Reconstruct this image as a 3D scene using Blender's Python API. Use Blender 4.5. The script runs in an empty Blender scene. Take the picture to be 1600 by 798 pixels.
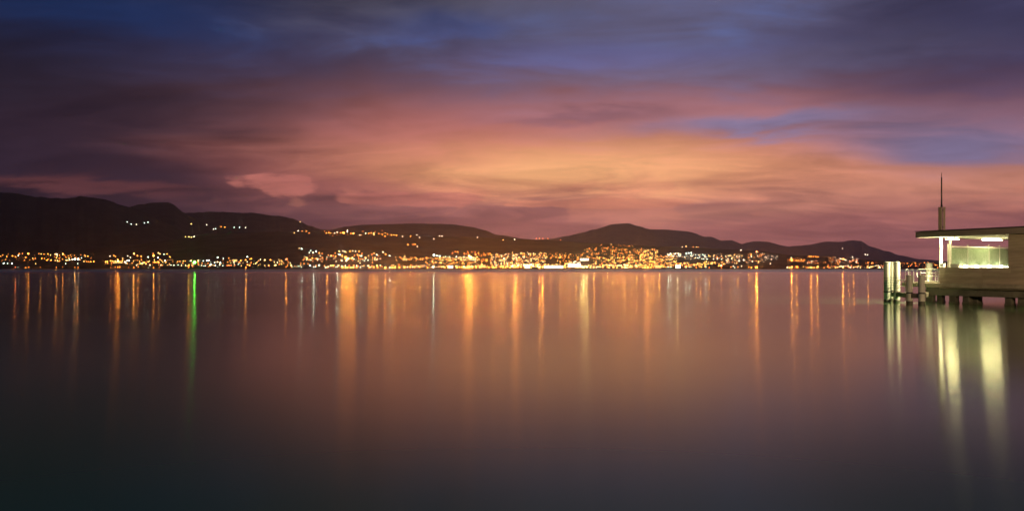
import bpy, bmesh, math, random
from mathutils import Vector, noise as mnoise

# ---------------------------------------------------------------- camera, world, exposure
scene = bpy.context.scene
COL = scene.collection
W0, F, HZ = 1600.0, 1244.0, 420.0          # picture width, focal length and horizon row, in pixels of the photograph
CAMH = 2.11                                 # metres above the water

cam_data = bpy.data.cameras.new('camera')
cam_data.sensor_width = 36.0
cam_data.lens = 36.0 * F / W0
cam_data.shift_y = (HZ - 399.0) / W0
cam_data.clip_start = 0.1
cam_data.clip_end = 120000.0
cam = bpy.data.objects.new('camera', cam_data)
cam.location = (0, 0, CAMH)
cam.rotation_euler = (math.radians(90), 0, 0)
COL.objects.link(cam)
scene.camera = cam

scene.view_settings.view_transform = 'Standard'
scene.view_settings.look = 'None'
scene.view_settings.exposure = 0.0
scene.view_settings.gamma = 1.0
scene.view_settings.use_curve_mapping = False
scene.render.engine = 'CYCLES'
cy = scene.cycles
cy.use_denoising = True
cy.max_bounces = 5
cy.diffuse_bounces = 2
cy.glossy_bounces = 3
cy.transmission_bounces = 6
cy.volume_bounces = 0
cy.transparent_max_bounces = 8
cy.sample_clamp_indirect = 20.0
cy.caustics_reflective = False
cy.caustics_refractive = False
cy.use_adaptive_sampling = False
cy.light_sampling_threshold = 0.0


class S:
    """A shader value: arithmetic on it makes math nodes."""
    tree = None

    def __init__(self, sock): self.s = sock

    @staticmethod
    def op(kind, *a, clamp=False):
        n = S.tree.nodes.new('ShaderNodeMath'); n.operation = kind; n.use_clamp = clamp
        for i, x in enumerate(a):
            if isinstance(x, S): S.tree.links.new(x.s, n.inputs[i])
            else: n.inputs[i].default_value = x
        return S(n.outputs[0])

    def __add__(s, o): return S.op('ADD', s, o)
    __radd__ = __add__
    def __sub__(s, o): return S.op('SUBTRACT', s, o)
    def __rsub__(s, o): return S.op('SUBTRACT', o, s)
    def __mul__(s, o): return S.op('MULTIPLY', s, o)
    __rmul__ = __mul__
    def __truediv__(s, o): return S.op('DIVIDE', s, o)
    def clamp(s): return S.op('ADD', s, 0.0, clamp=True)


def lobe(x, c, w):
    """exp(-((x-c)/w)^2)"""
    d = (x - c) / w
    return S.op('EXPONENT', d * d * -1.0)


def step(x, a, b):
    n = S.tree.nodes.new('ShaderNodeMapRange'); n.interpolation_type = 'SMOOTHSTEP'
    S.tree.links.new(x.s, n.inputs['Value'])
    n.inputs['From Min'].default_value = a; n.inputs['From Max'].default_value = b
    return S(n.outputs['Result'])


def vec(x, y, z):
    n = S.tree.nodes.new('ShaderNodeCombineXYZ')
    for i, v in enumerate((x, y, z)):
        if isinstance(v, S): S.tree.links.new(v.s, n.inputs[i])
        else: n.inputs[i].default_value = v
    return n.outputs[0]


def fbm(v, scale, detail=4.0, rough=0.5, dist=0.0):
    n = S.tree.nodes.new('ShaderNodeTexNoise')
    S.tree.links.new(v, n.inputs['Vector'])
    n.inputs['Scale'].default_value = scale; n.inputs['Detail'].default_value = detail
    n.inputs['Roughness'].default_value = rough; n.inputs['Distortion'].default_value = dist
    return S(n.outputs[0])


def mixc(f, a, b):
    n = S.tree.nodes.new('ShaderNodeMix'); n.data_type = 'RGBA'
    if isinstance(f, S): S.tree.links.new(f.s, n.inputs[0])
    else: n.inputs[0].default_value = f
    for i, c in ((6, a), (7, b)):
        if isinstance(c, tuple): n.inputs[i].default_value = (*c, 1)
        else: S.tree.links.new(c, n.inputs[i])
    return n.outputs[2]


def blend(mode, f, a, b):
    o = mixc(f, a, b); o.node.blend_type = mode
    return o


def srgb(r, g, b):
    return tuple((c / 255 / 12.92) if c / 255 <= 0.04045 else ((c / 255 + 0.055) / 1.055) ** 2.4 for c in (r, g, b))


def build_world():
    w = bpy.data.worlds.new('World'); scene.world = w; w.use_nodes = True
    t = w.node_tree; S.tree = t
    bg = t.nodes['Background']
    tc = t.nodes.new('ShaderNodeTexCoord'); sep = t.nodes.new('ShaderNodeSeparateXYZ')
    t.links.new(tc.outputs['Generated'], sep.inputs[0])
    dx, dy, dz = (S(o) for o in sep.outputs)
    el = S.op('ARCSINE', S.op('MAXIMUM', dz, 0.0)) * (180 / math.pi)
    az = S.op('ARCTAN2', dx, dy) * (180 / math.pi)
    # clear twilight sky after sunset, seen in the gaps between the clouds
    sky = t.nodes.new('ShaderNodeTexSky'); sky.sky_type = 'NISHITA'; sky.sun_disc = False
    sky.sun_elevation = math.radians(-2.0); sky.sun_rotation = math.radians(150)
    clear = blend('MULTIPLY', 1.0, sky.outputs[0], (0.42, 0.85, 2.4))
    # cloud deck: a plane overhead, drawn out by the drift of the long exposure
    zz = S.op('MAXIMUM', dz, 0.0) + 0.16
    qx, qy = dx / zz, dy / zz
    deck = vec(qx * 0.70 + qy * 0.12, qy * 1.25, 3.7)
    n_big = fbm(deck, 1.1, 3, 0.5, 0.4)
    n_mid = fbm(deck, 2.5, 6, 0.58, 0.5)
    bank = vec(az * 0.060, el * 0.30, 1.3)
    n_bank = fbm(bank, 1.0, 3, 0.5, 0.15)
    puff = fbm(vec(az * 0.17, el * 0.36, 5.2), 1.25, 4, 0.5, 0.25)
    nm, nb, nk = n_mid - 0.5, n_big - 0.5, n_bank - 0.5
    e2 = el + nm * 4.5 + nk * 2.5                      # uneven cloud edges
    a2 = az + nb * 24.0 + nk * 8.0
    right = step(a2, -40.0, 20.0)
    high = step(e2, 5.0, 14.0)
    low_c = mixc(right, srgb(36, 28, 40), srgb(150, 98, 108))
    high_c = mixc(right, srgb(42, 38, 56), srgb(98, 96, 128))
    base = mixc(high, low_c, high_c)

    def patch(base, px, py, wx, wy, col, amount, wob=1.0):
        """A soft bank of cloud (or a gap) at a place of the sky, uneven at its edges."""
        a0 = math.degrees(math.atan((px - 800) / F)); e0 = math.degrees(math.atan((HZ - py) / F * math.cos(math.radians(a0))))
        ea, aa = warped[wob]
        da, de = (aa - a0) / (wx / 21.7), (ea - e0) / (wy / 21.7)
        k = S.op('EXPONENT', S.op('POWER', S.op('MULTIPLY_ADD', da, da, de * de), 1.35) * -1.0)
        return mixc(k * amount, base, col)

    warped = {w_: (el + (nm * 4.0 + nk * 2.2) * w_, az + (nb * 20.0 + nk * 9.0) * w_) for w_ in (1.0, 0.7, 0.5)}

    # twilight blue high up and in the gaps
    gap = step(n_mid * 0.65 + n_big * 0.35, 0.50, 0.66) * step(e2, 9.0, 15.0)
    base = mixc(gap * 0.42, base, clear)
    base = patch(base, 60, 20, 330, 75, srgb(20, 46, 92), 0.85)
    base = patch(base, 700, 45, 130, 26, srgb(66, 82, 136), 0.75)
    base = patch(base, 1010, 90, 260, 20, srgb(84, 98, 160), 0.55)
    # darker banks
    base = patch(base, 120, 150, 420, 85, srgb(34, 29, 42), 0.85)
    base = patch(base, 480, 110, 330, 45, srgb(62, 54, 78), 0.6)
    base = patch(base, 1520, 80, 300, 80, srgb(58, 55, 86), 0.85)
    base = patch(base, 620, 10, 240, 26, srgb(92, 90, 106), 0.6)
    # the cloud base over the town, lit from below by its lamps
    base = patch(base, 1030, 235, 600, 98, srgb(192, 122, 118), 0.95)
    base = patch(base, 660, 235, 260, 66, srgb(190, 112, 104), 0.8)
    base = patch(base, 1400, 303, 440, 52, srgb(224, 148, 122), 0.95)
    base = patch(base, 910, 265, 370, 50, srgb(242, 158, 116), 1.0, 0.7)
    base = patch(base, 900, 265, 210, 34, srgb(255, 192, 130), 0.6, 0.7)
    base = patch(base, 470, 278, 170, 34, srgb(176, 100, 96), 0.6)
    base = patch(base, 90, 240, 360, 80, srgb(46, 34, 48), 0.92)
    base = patch(base, 110, 287, 110, 14, srgb(112, 64, 66), 0.7)
    base = patch(base, 1580, 60, 270, 95, srgb(52, 52, 84), 0.75)
    base = patch(base, 1190, 105, 280, 34, srgb(106, 104, 136), 0.5)
    # gaps of blue between the lit banks
    base = patch(base, 1200, 197, 200, 20, srgb(132, 128, 168), 0.85)
    base = patch(base, 1480, 228, 170, 34, srgb(116, 112, 148), 0.9)
    base = patch(base, 930, 178, 150, 12, srgb(112, 84, 104), 0.5)
    # grey-violet bank low over the mountains
    lowbank = 1.0 - step(el + nk * 3.4, 2.7, 5.0)
    mauve = mixc(step(az, -24.0, 6.0), srgb(44, 34, 48), srgb(176, 106, 102))
    base = mixc(lowbank * 0.85, base, mauve)
    base = patch(base, 900, 322, 330, 11, srgb(150, 94, 98), 0.6, 0.5)
    # puffs of cumulus low down catching the town's light
    pf = step(puff, 0.53, 0.63) * lobe(el, 4.9, 1.6) * step(az, -24.0, -8.0) * 0.55
    base = mixc(pf, base, srgb(222, 138, 112))
    def cumulus(base, px, py, wx, wy, col, amount):
        a0 = math.degrees(math.atan((px - 800) / F)); e0 = math.degrees(math.atan((HZ - py) / F * math.cos(math.radians(a0))))
        k = lobe(az, a0, wx / 21.7) * lobe(el, e0, wy / 21.7) * (0.85 + (puff - 0.5) * 2.6 + nm * 0.9)
        return mixc(step(k, 0.33, 0.50) * amount, base, col)

    base = cumulus(base, 425, 288, 75, 21, srgb(192, 114, 104), 0.85)
    base = cumulus(base, 640, 312, 130, 13, srgb(192, 114, 104), 0.65)
    base = cumulus(base, 930, 318, 170, 8, srgb(216, 134, 106), 0.6)
    base = patch(base, 560, 345, 240, 14, srgb(104, 66, 76), 0.6)
    # thicker and thinner cloud
    tex = 0.97 + nm * 1.35 + nk * 0.40 + (puff - 0.5) * 0.25
    dim_high = step(el, 14.0, 40.0)                         # overhead sky dimmed and greyed so the near water reflects darker
    base = blend('MULTIPLY', 1.0, base, vec(tex * (1.0 - dim_high * 0.55), tex * (1.0 - dim_high * 0.5), tex * (1.0 - dim_high * 0.8)))
    t.links.new(base, bg.inputs['Color'])
    bg.inputs['Strength'].default_value = 1.0
    w.cycles.sampling_method = 'MANUAL'; w.cycles.sample_map_resolution = 512


build_world()

# ---------------------------------------------------------------- materials and mesh helpers
def material(name):
    m = bpy.data.materials.new(name); m.use_nodes = True
    m.node_tree.nodes.clear(); S.tree = m.node_tree
    out = m.node_tree.nodes.new('ShaderNodeOutputMaterial')
    return m, m.node_tree, out


def principled(name, col, rough=0.7, var=0.25, scale=4.0, metal=0.0, bump=0.0, stretch=(1, 1, 1), col2=None):
    """Procedural surface: colour varied by noise, optional relief."""
    m, t, out = material(name)
    p = t.nodes.new('ShaderNodeBsdfPrincipled'); t.links.new(p.outputs[0], out.inputs[0])
    tc = t.nodes.new('ShaderNodeTexCoord'); mp = t.nodes.new('ShaderNodeMapping')
    t.links.new(tc.outputs['Object'], mp.inputs[0]); mp.inputs['Scale'].default_value = stretch
    n = fbm(mp.outputs[0], scale, 6, 0.6)
    n2 = fbm(mp.outputs[0], scale * 0.23, 3, 0.5)
    k = step(n * 0.6 + n2 * 0.4, 0.3, 0.7)
    dark = tuple(c * (1 - var) for c in (col2 or col)); light = tuple(min(1, c * (1 + var * 0.6)) for c in col)
    t.links.new(mixc(k, dark, light), p.inputs['Base Color'])
    p.inputs['Roughness'].default_value = rough; p.inputs['Metallic'].default_value = metal
    if bump:
        b = t.nodes.new('ShaderNodeBump'); b.inputs['Strength'].default_value = bump; b.inputs['Distance'].default_value = 0.02
        t.links.new(n.s, b.inputs['Height']); t.links.new(b.outputs[0], p.inputs['Normal'])
    return m


def glow(name, col, strength, sampled=True):
    m, t, out = material(name)
    e = t.nodes.new('ShaderNodeEmission'); t.links.new(e.outputs[0], out.inputs[0])
    e.inputs[0].default_value = (*col, 1); e.inputs[1].default_value = strength
    m.cycles.emission_sampling = 'FRONT' if sampled else 'NONE'
    return m


def mesh_obj(name, verts, faces, mats, parent=None, smooth=False, fmat=None):
    me = bpy.data.meshes.new(name); me.from_pydata(verts, [], faces); me.update()
    for m in (mats if isinstance(mats, (list, tuple)) else [mats]): me.materials.append(m)
    if fmat: me.polygons.foreach_set('material_index', fmat)
    if smooth: me.polygons.foreach_set('use_smooth', [True] * len(me.polygons))
    o = bpy.data.objects.new(name, me); COL.objects.link(o)
    if parent: o.parent = parent
    return o


def thing(name, label, cat, loc=(0, 0, 0), rotz=0.0, group=None):
    o = bpy.data.objects.new(name, None); COL.objects.link(o)
    o.location = loc; o.rotation_euler = (0, 0, rotz); o.empty_display_size = 0.2
    return tag(o, label, cat, group)


def tag(o, label=None, cat=None, group=None, kind=None):
    if label: o['label'] = label
    if cat: o['category'] = cat
    if group: o['group'] = group
    if kind: o['kind'] = kind
    return o


# ---------------------------------------------------------------- the lake
def build_lake():
    m, t, out = material('lake_water')
    geo = t.nodes.new('ShaderNodeNewGeometry'); sep = t.nodes.new('ShaderNodeSeparateXYZ')
    t.links.new(geo.outputs['Position'], sep.inputs[0])
    x, y = S(sep.outputs[0]), S(sep.outputs[1])
    # calm water near this shore, wind-ruffled further out
    edge = fbm(vec(x * 0.0012, y * 0.004, 0.0), 1.0, 3)
    far = step(y * (0.75 + edge * 0.5), 330.0, 900.0)
    calm = RW * (0.80 + fbm(vec(x * 0.012, y * 0.06, 4.0), 1.0, 3) * 0.4)      # faint bands of wind on the calm water
    rough = calm + far * (0.30 - RW)
    g = t.nodes.new('ShaderNodeBsdfAnisotropic'); g.distribution = 'GGX'
    g.inputs['Color'].default_value = (1.0, 1.0, 0.88, 1)
    t.links.new(rough.s, g.inputs['Roughness'])
    g.inputs['Anisotropy'].default_value = 0.45
    t.links.new(vec(1.0, 0.0, 0.0), g.inputs['Tangent'])
    # faint ripples
    b = t.nodes.new('ShaderNodeBump'); b.inputs['Strength'].default_value = 0.06; b.inputs['Distance'].default_value = 0.01
    rip = fbm(vec(x * 0.07, y * 1.6, 0.0), 1.0, 3, 0.5)
    t.links.new(rip.s, b.inputs['Height']); t.links.new(b.outputs[0], g.inputs['Normal'])
    d = t.nodes.new('ShaderNodeBsdfDiffuse'); d.inputs[0].default_value = (0.065, 0.215, 0.070, 1)
    fr = t.nodes.new('ShaderNodeFresnel'); fr.inputs['IOR'].default_value = 1.333
    mx = t.nodes.new('ShaderNodeMixShader')
    t.links.new(fr.outputs[0], mx.inputs[0]); t.links.new(d.outputs[0], mx.inputs[1]); t.links.new(g.outputs[0], mx.inputs[2])
    t.links.new(mx.outputs[0], out.inputs[0])
    R = 42000
    o = mesh_obj('lake_water', [(-R, -4000, 0), (R, -4000, 0), (R, 60000, 0), (-R, 60000, 0)], [(0, 1, 2, 3)], m)
    tag(o, 'calm dark lake water mirroring the dusk sky and town lights', 'water', kind='structure')


RW = 0.124
build_lake()

# ---------------------------------------------------------------- hills and mountains across the lake
def interp(pts, x):
    if x <= pts[0][0]: return pts[0][1]
    for (x0, y0), (x1, y1) in zip(pts, pts[1:]):
        if x <= x1:
            k = (x - x0) / (x1 - x0); k = k * k * (3 - 2 * k) * 0.5 + k * 0.5
            return y0 + (y1 - y0) * k
    return pts[-1][1]


def world(px, py, D):
    return Vector(((px - 800.0) / F * D, D, CAMH + (HZ - py) / F * D))


forest, ft, fo = material('forested_hillside')
_p = ft.nodes.new('ShaderNodeBsdfPrincipled'); ft.links.new(_p.outputs[0], fo.inputs[0])
_g = ft.nodes.new('ShaderNodeNewGeometry')
_m = ft.nodes.new('ShaderNodeMapping'); ft.links.new(_g.outputs['Position'], _m.inputs[0]); _m.inputs['Scale'].default_value = (1, 1, 1.6)
_n = fbm(_m.outputs[0], 0.004, 6, 0.6); _n2 = fbm(_m.outputs[0], 0.03, 3, 0.6)
ft.links.new(mixc(step(_n * 0.7 + _n2 * 0.3, 0.35, 0.65), (0.022, 0.030, 0.020), (0.062, 0.066, 0.048)), _p.inputs['Base Color'])
_p.inputs['Roughness'].default_value = 1.0; _p.inputs['Specular IOR Level'].default_value = 0.0


def ridge(name, label, pts, d_front, d_ridge, d_back, dx=1.6, rows=16, relief=0.14, jag=1.5, seed=0, base=-3.0):
    """A range with real depth: foot at d_front, crest at d_ridge, back slope to d_back (metres from this shore)."""
    verts, faces = [], []
    n = int((pts[-1][0] - pts[0][0]) / dx) + 1
    ts = [i / (rows - 1) for i in range(rows)] + [1.25, 1.6, 2.0]
    for i in range(n):
        px = pts[0][0] + i * dx
        top = HZ - interp(pts, px)
        j = sum(mnoise.noise(Vector((px * f_, seed * 7.1, 0.3))) * a_ for f_, a_ in ((0.05, 0.9), (0.13, 0.6), (0.29, 0.45), (0.6, 0.3)))
        top = max(base + 0.4, top + j * jag * min(1.0, max(0.0, top) / 18.0))
        for t_ in ts:
            if t_ <= 1:
                D = d_front + (d_ridge - d_front) * t_
                s = t_ ** 0.9
                nz = mnoise.fractal(Vector((px * 0.022, t_ * 2.3, seed * 3.3)), 1.0, 2.0, 4)
                s = min(s + relief * nz * t_ * (1 - t_) * 4 * 0.5, 0.5 + 0.5 * t_)
                e_ = base + (top - base) * s
                p = world(px, HZ - e_, D)
            else:
                D = d_ridge + (d_back - d_ridge) * (t_ - 1)
                z = (CAMH + top / F * d_ridge) * (1 - (t_ - 1) ** 1.3) - 4
                p = Vector(((px - 800.0) / F * D, D, z))
            verts.append(p)
    m_ = len(ts)
    for i in range(n - 1):
        for k in range(m_ - 1):
            a = i * m_ + k
            faces.append((a, a + m_, a + m_ + 1, a + 1))
    o = mesh_obj(name, verts, faces, forest, smooth=True)
    return tag(o, label, 'hill' if 'hill' in name else 'mountain', kind='structure')


SHORE, CREST = 5000.0, 7800.0
TOWN_CREST = [(-500, 396), (0, 391), (120, 391), (190, 384), (260, 376), (330, 365), (420, 362), (500, 361), (560, 363), (620, 366),
              (700, 369.5), (800, 372.5), (880, 376.5), (930, 380), (1000, 383.5), (1100, 387.5), (1150, 390), (1185, 391.5), (1235, 398.5),
              (1300, 400.5), (1360, 406.5), (1450, 410), (1600, 412.5), (2100, 414.5)]


def build_hills():
    # the near hillside that carries the towns: plain slope, elevation angle growing evenly from the shore to the crest
    verts, faces, rows = [], [], 14
    xs = [-500 + 5 * i for i in range(521)]
    for px in xs:
        top = HZ - interp(TOWN_CREST, px) + 0.5 * mnoise.noise(Vector((px * 0.09, 1.2, 5.0))) + 0.3 * mnoise.noise(Vector((px * 0.3, 1.2, 9.0)))
        for r in range(rows):
            t_ = r / (rows - 1)
            D = SHORE + (CREST - SHORE) * t_
            p = world(px, HZ - top * t_, D)
            if r == 0: p.z = -3.0
            verts.append(p)
        D = CREST + 1500
        verts.append(Vector(((px - 800) / F * D, D, -3.0)))
    m_ = rows + 1
    for i in range(len(xs) - 1):
        for k in range(m_ - 1):
            a = i * m_ + k
            faces.append((a, a + m_, a + m_ + 1, a + 1))
    o = mesh_obj('hillside', verts, faces, forest, smooth=True)
    tag(o, 'dark hillside rising behind the lit towns of the far shore', 'hill', kind='structure')

    ridge('mountain_massif', 'dark massif at the left edge of the far shore',
          [(-520, 330), (-300, 318), (-160, 308), (-60, 305), (0, 302), (15, 301), (27, 302), (42, 305), (55, 307.5), (80, 309), (100, 310), (115, 308.5),
           (130, 307), (145, 308), (160, 311), (175, 316), (192, 321), (206, 324), (222, 330), (250, 344), (300, 366), (360, 392), (420, 414)],
          8000, 10300, 14000, seed=1)
    ridge('mountain_peak', 'dark peak just right of the massif',
          [(60, 372), (120, 350), (170, 334), (208, 322), (222, 319.5), (240, 317.5), (252, 316), (262, 316.5), (272, 320.5), (284, 329), (297, 338), (330, 354), (380, 378), (430, 408)],
          8600, 11600, 15000, seed=2)
    ridge('mountain_shoulder', 'long shoulder falling away beneath the low cloud',
          [(180, 372), (230, 348), (280, 335), (310, 331), (350, 331), (400, 332.5), (425, 336), (445, 338), (456, 341), (470, 347), (486, 353), (500, 358), (540, 366), (600, 382), (660, 410)],
          9000, 12600, 16000, seed=3)
    ridge('plateau_mountain', 'flat-topped range behind the hilltop village',
          [(380, 396), (460, 370), (510, 360), (545, 353.5), (570, 351), (600, 350), (650, 349), (700, 350), (735, 354), (758, 359.5), (775, 366.5), (820, 373), (900, 382), (960, 404)],
          10500, 14500, 18000, jag=0.6, seed=4)
    ridge('central_mountain', 'hazy mountain above the brightest town',
          [(760, 400), (820, 377), (862, 372.5), (890, 368), (905, 364), (931, 358.4), (943, 353.8), (956, 350), (980, 349), (999, 353.8), (1016, 358.8),
           (1034, 358.4), (1072, 361), (1089, 365), (1100, 369), (1130, 378), (1180, 396), (1230, 412)],
          12000, 17500, 21000, jag=1.0, seed=5)
    ridge('mountain_range', 'pale rolling range at the right of the far shore',
          [(1000, 396), (1050, 380), (1100, 369.5), (1110, 369.5), (1126, 375.4), (1143, 375), (1159, 380.5), (1181, 376), (1200, 378), (1233, 385), (1266, 381.6),
           (1290, 377.5), (1314, 377.5), (1333, 375), (1345, 376.4), (1359, 385), (1385, 392), (1409, 399), (1437, 405), (1480, 408), (1560, 412), (1700, 414), (2000, 412)],
          13000, 19500, 23000, jag=0.9, seed=6)


build_hills()


# ---------------------------------------------------------------- evening haze over the lake
def build_haze():
    m, t, out = material('evening_haze')
    v = t.nodes.new('ShaderNodeVolumePrincipled')
    v.inputs['Density Attribute'].default_value = ''
    if 'Temperature Attribute' in v.inputs: v.inputs['Temperature Attribute'].default_value = ''
    v.inputs['Color'].default_value = (0.68, 0.71, 1.0, 1)
    v.inputs['Density'].default_value = HAZE
    v.inputs['Anisotropy'].default_value = 0.80
    t.links.new(v.outputs[0], out.inputs['Volume'])
    x0, x1, y0, y1, z0, z1 = -21000, 21000, -2500, 23800, -6, 1120
    vs = [(x, y, z) for z in (z0, z1) for y in (y0, y1) for x in (x0, x1)]
    fs = [(0, 2, 3, 1), (4, 5, 7, 6), (0, 1, 5, 4), (2, 6, 7, 3), (0, 4, 6, 2), (1, 3, 7, 5)]
    tag(mesh_obj('haze', vs, fs, m), 'thin evening haze over the lake and far shore', 'haze', kind='stuff')


HAZE = 2.3e-5
build_haze()

# ---------------------------------------------------------------- lamps of the towns on the far shore
rng = random.Random(11)
PAL = {'o': ('orange', (1.0, 0.29, 0.035)), 'y': ('yellow', (1.0, 0.62, 0.17)), 'w': ('white', (1.0, 0.84, 0.62)),
       't': ('pale-green', (0.72, 1.0, 0.86)), 'g': ('green', (0.10, 1.0, 0.06)), 'r': ('red-orange', (1.0, 0.20, 0.05))}
RAD = {1: 2.0, 2: 2.7, 3: 4.2, 4: 7.0}
LUM = {1: 9.0, 2: 26.0, 3: 60.0, 4: 110.0}


def dist_of(px, py):
    """Distance of the spot on the near hillside seen at this place of the picture."""
    top = max(2.0, HZ - interp(TOWN_CREST, px))
    t_ = min(0.97, max(0.006, (HZ - py) / top))
    return SHORE + (CREST - SHORE) * t_


def district(px, py):
    if px < 435 and py < 376: return 'on the left mountains'
    if py < 378 and px < 720: return 'in the hilltop village'
    if py < 378: return 'on the crest left of the central mountain'
    if px < 152: return 'in the village below the left massif'
    if px < 275: return 'in the village left of the green light'
    if px < 452: return 'on the dim shore by the green light'
    if px < 602: return 'in the town below the hilltop village'
    if px < 790: return 'in the shore town left of centre'
    if px < 900: return 'by the brightest waterfront'
    if px < 1040: return 'in the dense town below the central mountain'
    if px < 1230: return 'in the pale-lit suburb right of centre'
    if px < 1380: return 'on the shore below the right-hand range'
    return 'on the shore behind the mooring piles'


def parse(s, x0, y0, k=8.0):
    out = []
    for w_ in s.split():
        a, b, c, z = w_.split(',')
        out.append((x0 + float(a) / k, y0 + float(b) / k, c, int(z)))
    return out


spots = []      # (px, py, colour, size)
spots += parse("""5,130,o,2 35,112,o,1 85,135,o,2 155,128,o,2 195,140,o,2 240,98,o,2 230,122,w,2 280,95,o,1 355,98,o,3 320,145,o,2 410,155,y,1 440,157,o,1
485,95,o,1 515,100,y,1 550,103,o,1 600,103,o,2 630,115,y,1 690,105,y,2 712,105,w,2 715,125,w,1 705,148,o,2 740,155,o,1 785,103,o,3 880,115,o,1 825,142,o,1 860,150,y,1
520,160,o,2 555,158,o,1 600,165,o,1 588,182,o,2 640,182,o,2 690,183,y,1 720,188,y,2 745,189,o,1 830,182,y,2 850,180,y,1 870,178,w,2 905,170,w,2 938,168,w,3 978,168,w,3
1018,150,t,1 1050,195,y,1 1060,112,o,1 1065,130,y,1 1098,130,o,2 1085,197,o,1 1110,199,o,1 1135,200,o,2 1172,198,o,2 45,220,t,2 150,223,t,2 95,220,t,1 445,222,y,1 820,222,t,1 972,222,t,1
1320,205,o,2 1345,197,o,2 1385,190,o,2 1410,195,o,2 1440,195,y,2 1475,195,y,3 1470,172,o,2 1500,196,o,2 1530,190,o,2 1560,205,w,2 1575,215,w,1 1590,190,w,2 1425,125,o,2 1445,132,o,1
1375,128,w,1 1535,158,y,1 1595,125,w,1""", 0, 385)
spots += parse("""15,188,w,2 30,145,w,1 75,102,o,3 118,125,o,2 165,132,o,2 50,215,o,1 145,195,y,1 140,222,o,1 165,225,y,2 185,220,y,2 205,210,o,2 225,225,y,1 265,188,y,1 250,202,o,1
315,206,o,1 335,205,o,2 355,206,o,1 378,205,o,2 253,142,t,2 320,128,o,3 315,95,o,1 380,90,y,2 400,100,y,1 450,105,t,1 487,105,o,2 525,140,o,2 375,150,w,2 400,172,y,1 420,185,o,1 435,205,y,1
465,188,w,2 480,203,o,1 105,243,w,1 275,243,t,1 410,243,w,1 535,243,t,1 575,245,t,1 625,240,t,1 668,245,w,1 720,245,w,1 763,245,o,2 800,240,o,1 883,235,o,1 920,245,w,1 965,250,t,1 1030,243,w,2
1092,248,t,1 1155,215,t,2 1185,250,t,1 790,190,y,2 880,188,y,2 940,188,t,1 985,187,w,2 1010,185,w,2 925,217,o,1 620,198,o,1 650,195,o,1 690,190,y,1 715,190,o,1 685,215,o,1 1120,148,t,2 1192,158,t,1
1260,155,o,1 1120,205,y,2 1245,205,o,1 1275,185,o,1 1335,180,y,2 1360,175,y,2 1330,205,y,1 1385,205,o,1 1410,188,o,2 1470,180,o,2 1490,200,w,1 1492,140,t,2 1525,165,o,1 1540,165,o,2 1240,247,r,1
1265,245,r,1 1290,245,r,1 1335,243,r,1 1495,240,r,2 1520,248,r,2""", 200, 385)
spots += parse("""55,170,w,1 35,185,o,1 110,180,y,2 180,180,o,2 315,185,o,1 325,195,y,1 385,170,r,2 160,250,r,2 230,245,y,1 245,245,y,2 320,230,y,1 290,232,o,1 395,250,o,1 440,250,y,2 430,215,w,1 560,220,o,1
600,222,o,1 650,225,o,1 675,248,t,2 790,245,t,2 935,252,y,2 970,250,o,2 1030,248,y,2 1115,248,w,1 1165,248,r,1 1222,250,r,2 1275,250,r,1 1345,250,o,1 1400,250,t,1 1450,250,r,1 1510,252,y,2 1560,255,o,1
570,38,t,2 540,30,y,1 685,58,t,1 665,85,t,1 715,85,w,2 752,72,t,2 790,90,o,2 825,95,o,1 590,178,o,1 640,160,y,2 660,178,o,1 675,170,y,1 705,158,o,2 740,160,o,1 770,165,y,1 800,168,o,1 830,148,o,1
880,165,o,1 905,115,o,1 940,125,o,2 965,120,o,1 990,90,o,1 995,135,o,2 1030,105,t,1 1050,110,t,2 1040,70,y,2 1085,62,w,1 1110,70,w,1 1125,80,y,1 1075,132,o,2 1120,148,o,3 1150,165,y,3 1165,160,o,2
1190,160,o,2 1205,152,y,2 1230,120,o,1 1270,115,o,2 1315,130,t,2 1175,70,o,2 1210,62,w,1 1245,68,w,1 1290,70,o,2 1325,95,o,1 1285,160,o,1 1365,148,o,2 1130,190,w,2 1075,185,t,1 1400,180,t,1 1360,185,t,1
1280,190,y,1 1450,105,r,1 1475,92,y,1 1510,115,w,2 1490,155,o,2 1520,160,o,1 1455,208,o,1 1590,80,w,2 1300,215,w,1""", 400, 385)
# lamps on the high slopes and in the hilltop village
spots += parse("""795,270,t,1 820,285,t,2 852,285,w,1 903,276,t,1 925,272,t,2 1195,283,y,2 1292,287,w,1 1335,314,w,1 1348,312,t,1 1382,300,o,2 1405,302,o,2 1463,303,t,1 1497,303,t,1 1535,305,w,1
1160,362,y,1 1180,364,y,2 1197,366,y,2 1213,362,w,2""", 0, 280, 4.0)
spots += parse("""178,45,y,1 122,151,y,1 160,133,w,2 197,133,o,1 237,136,o,2 265,153,o,1 430,154,o,2 455,153,o,2 472,153,o,1 510,153,w,1 535,148,w,2 565,150,o,1 585,151,o,2 598,153,o,3 665,158,o,2 690,158,o,3
752,172,w,1 808,157,t,2 838,157,o,2 862,153,o,2 885,155,y,2 888,170,y,2 935,158,o,1 968,168,o,2 997,155,o,2 995,185,o,2 1018,165,o,1 1055,172,o,2 1080,172,o,2 1105,175,o,2 1162,185,w,1 1240,185,o,2
1328,195,w,1 1300,170,w,1 1465,208,w,1 1518,180,w,1 1542,182,w,1 1215,267,o,2 1265,263,o,1 1283,263,o,2 1305,283,w,1""", 440, 340, 6.154)
spots += [(786, 375.5, 'y', 1), (804, 375, 'w', 2), (838, 373.3, 'r', 1), (843, 373, 'o', 1), (848, 373.5, 'r', 1), (856, 373.5, 'o', 1), (876, 375.6, 'r', 1), (746, 371.5, 'w', 1),
          (1066, 386, 'w', 1), (1072, 386, 'y', 2), (1083, 386, 'o', 1), (1088, 386.3, 'y', 1), (1091, 386.5, 'o', 1)]
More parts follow.
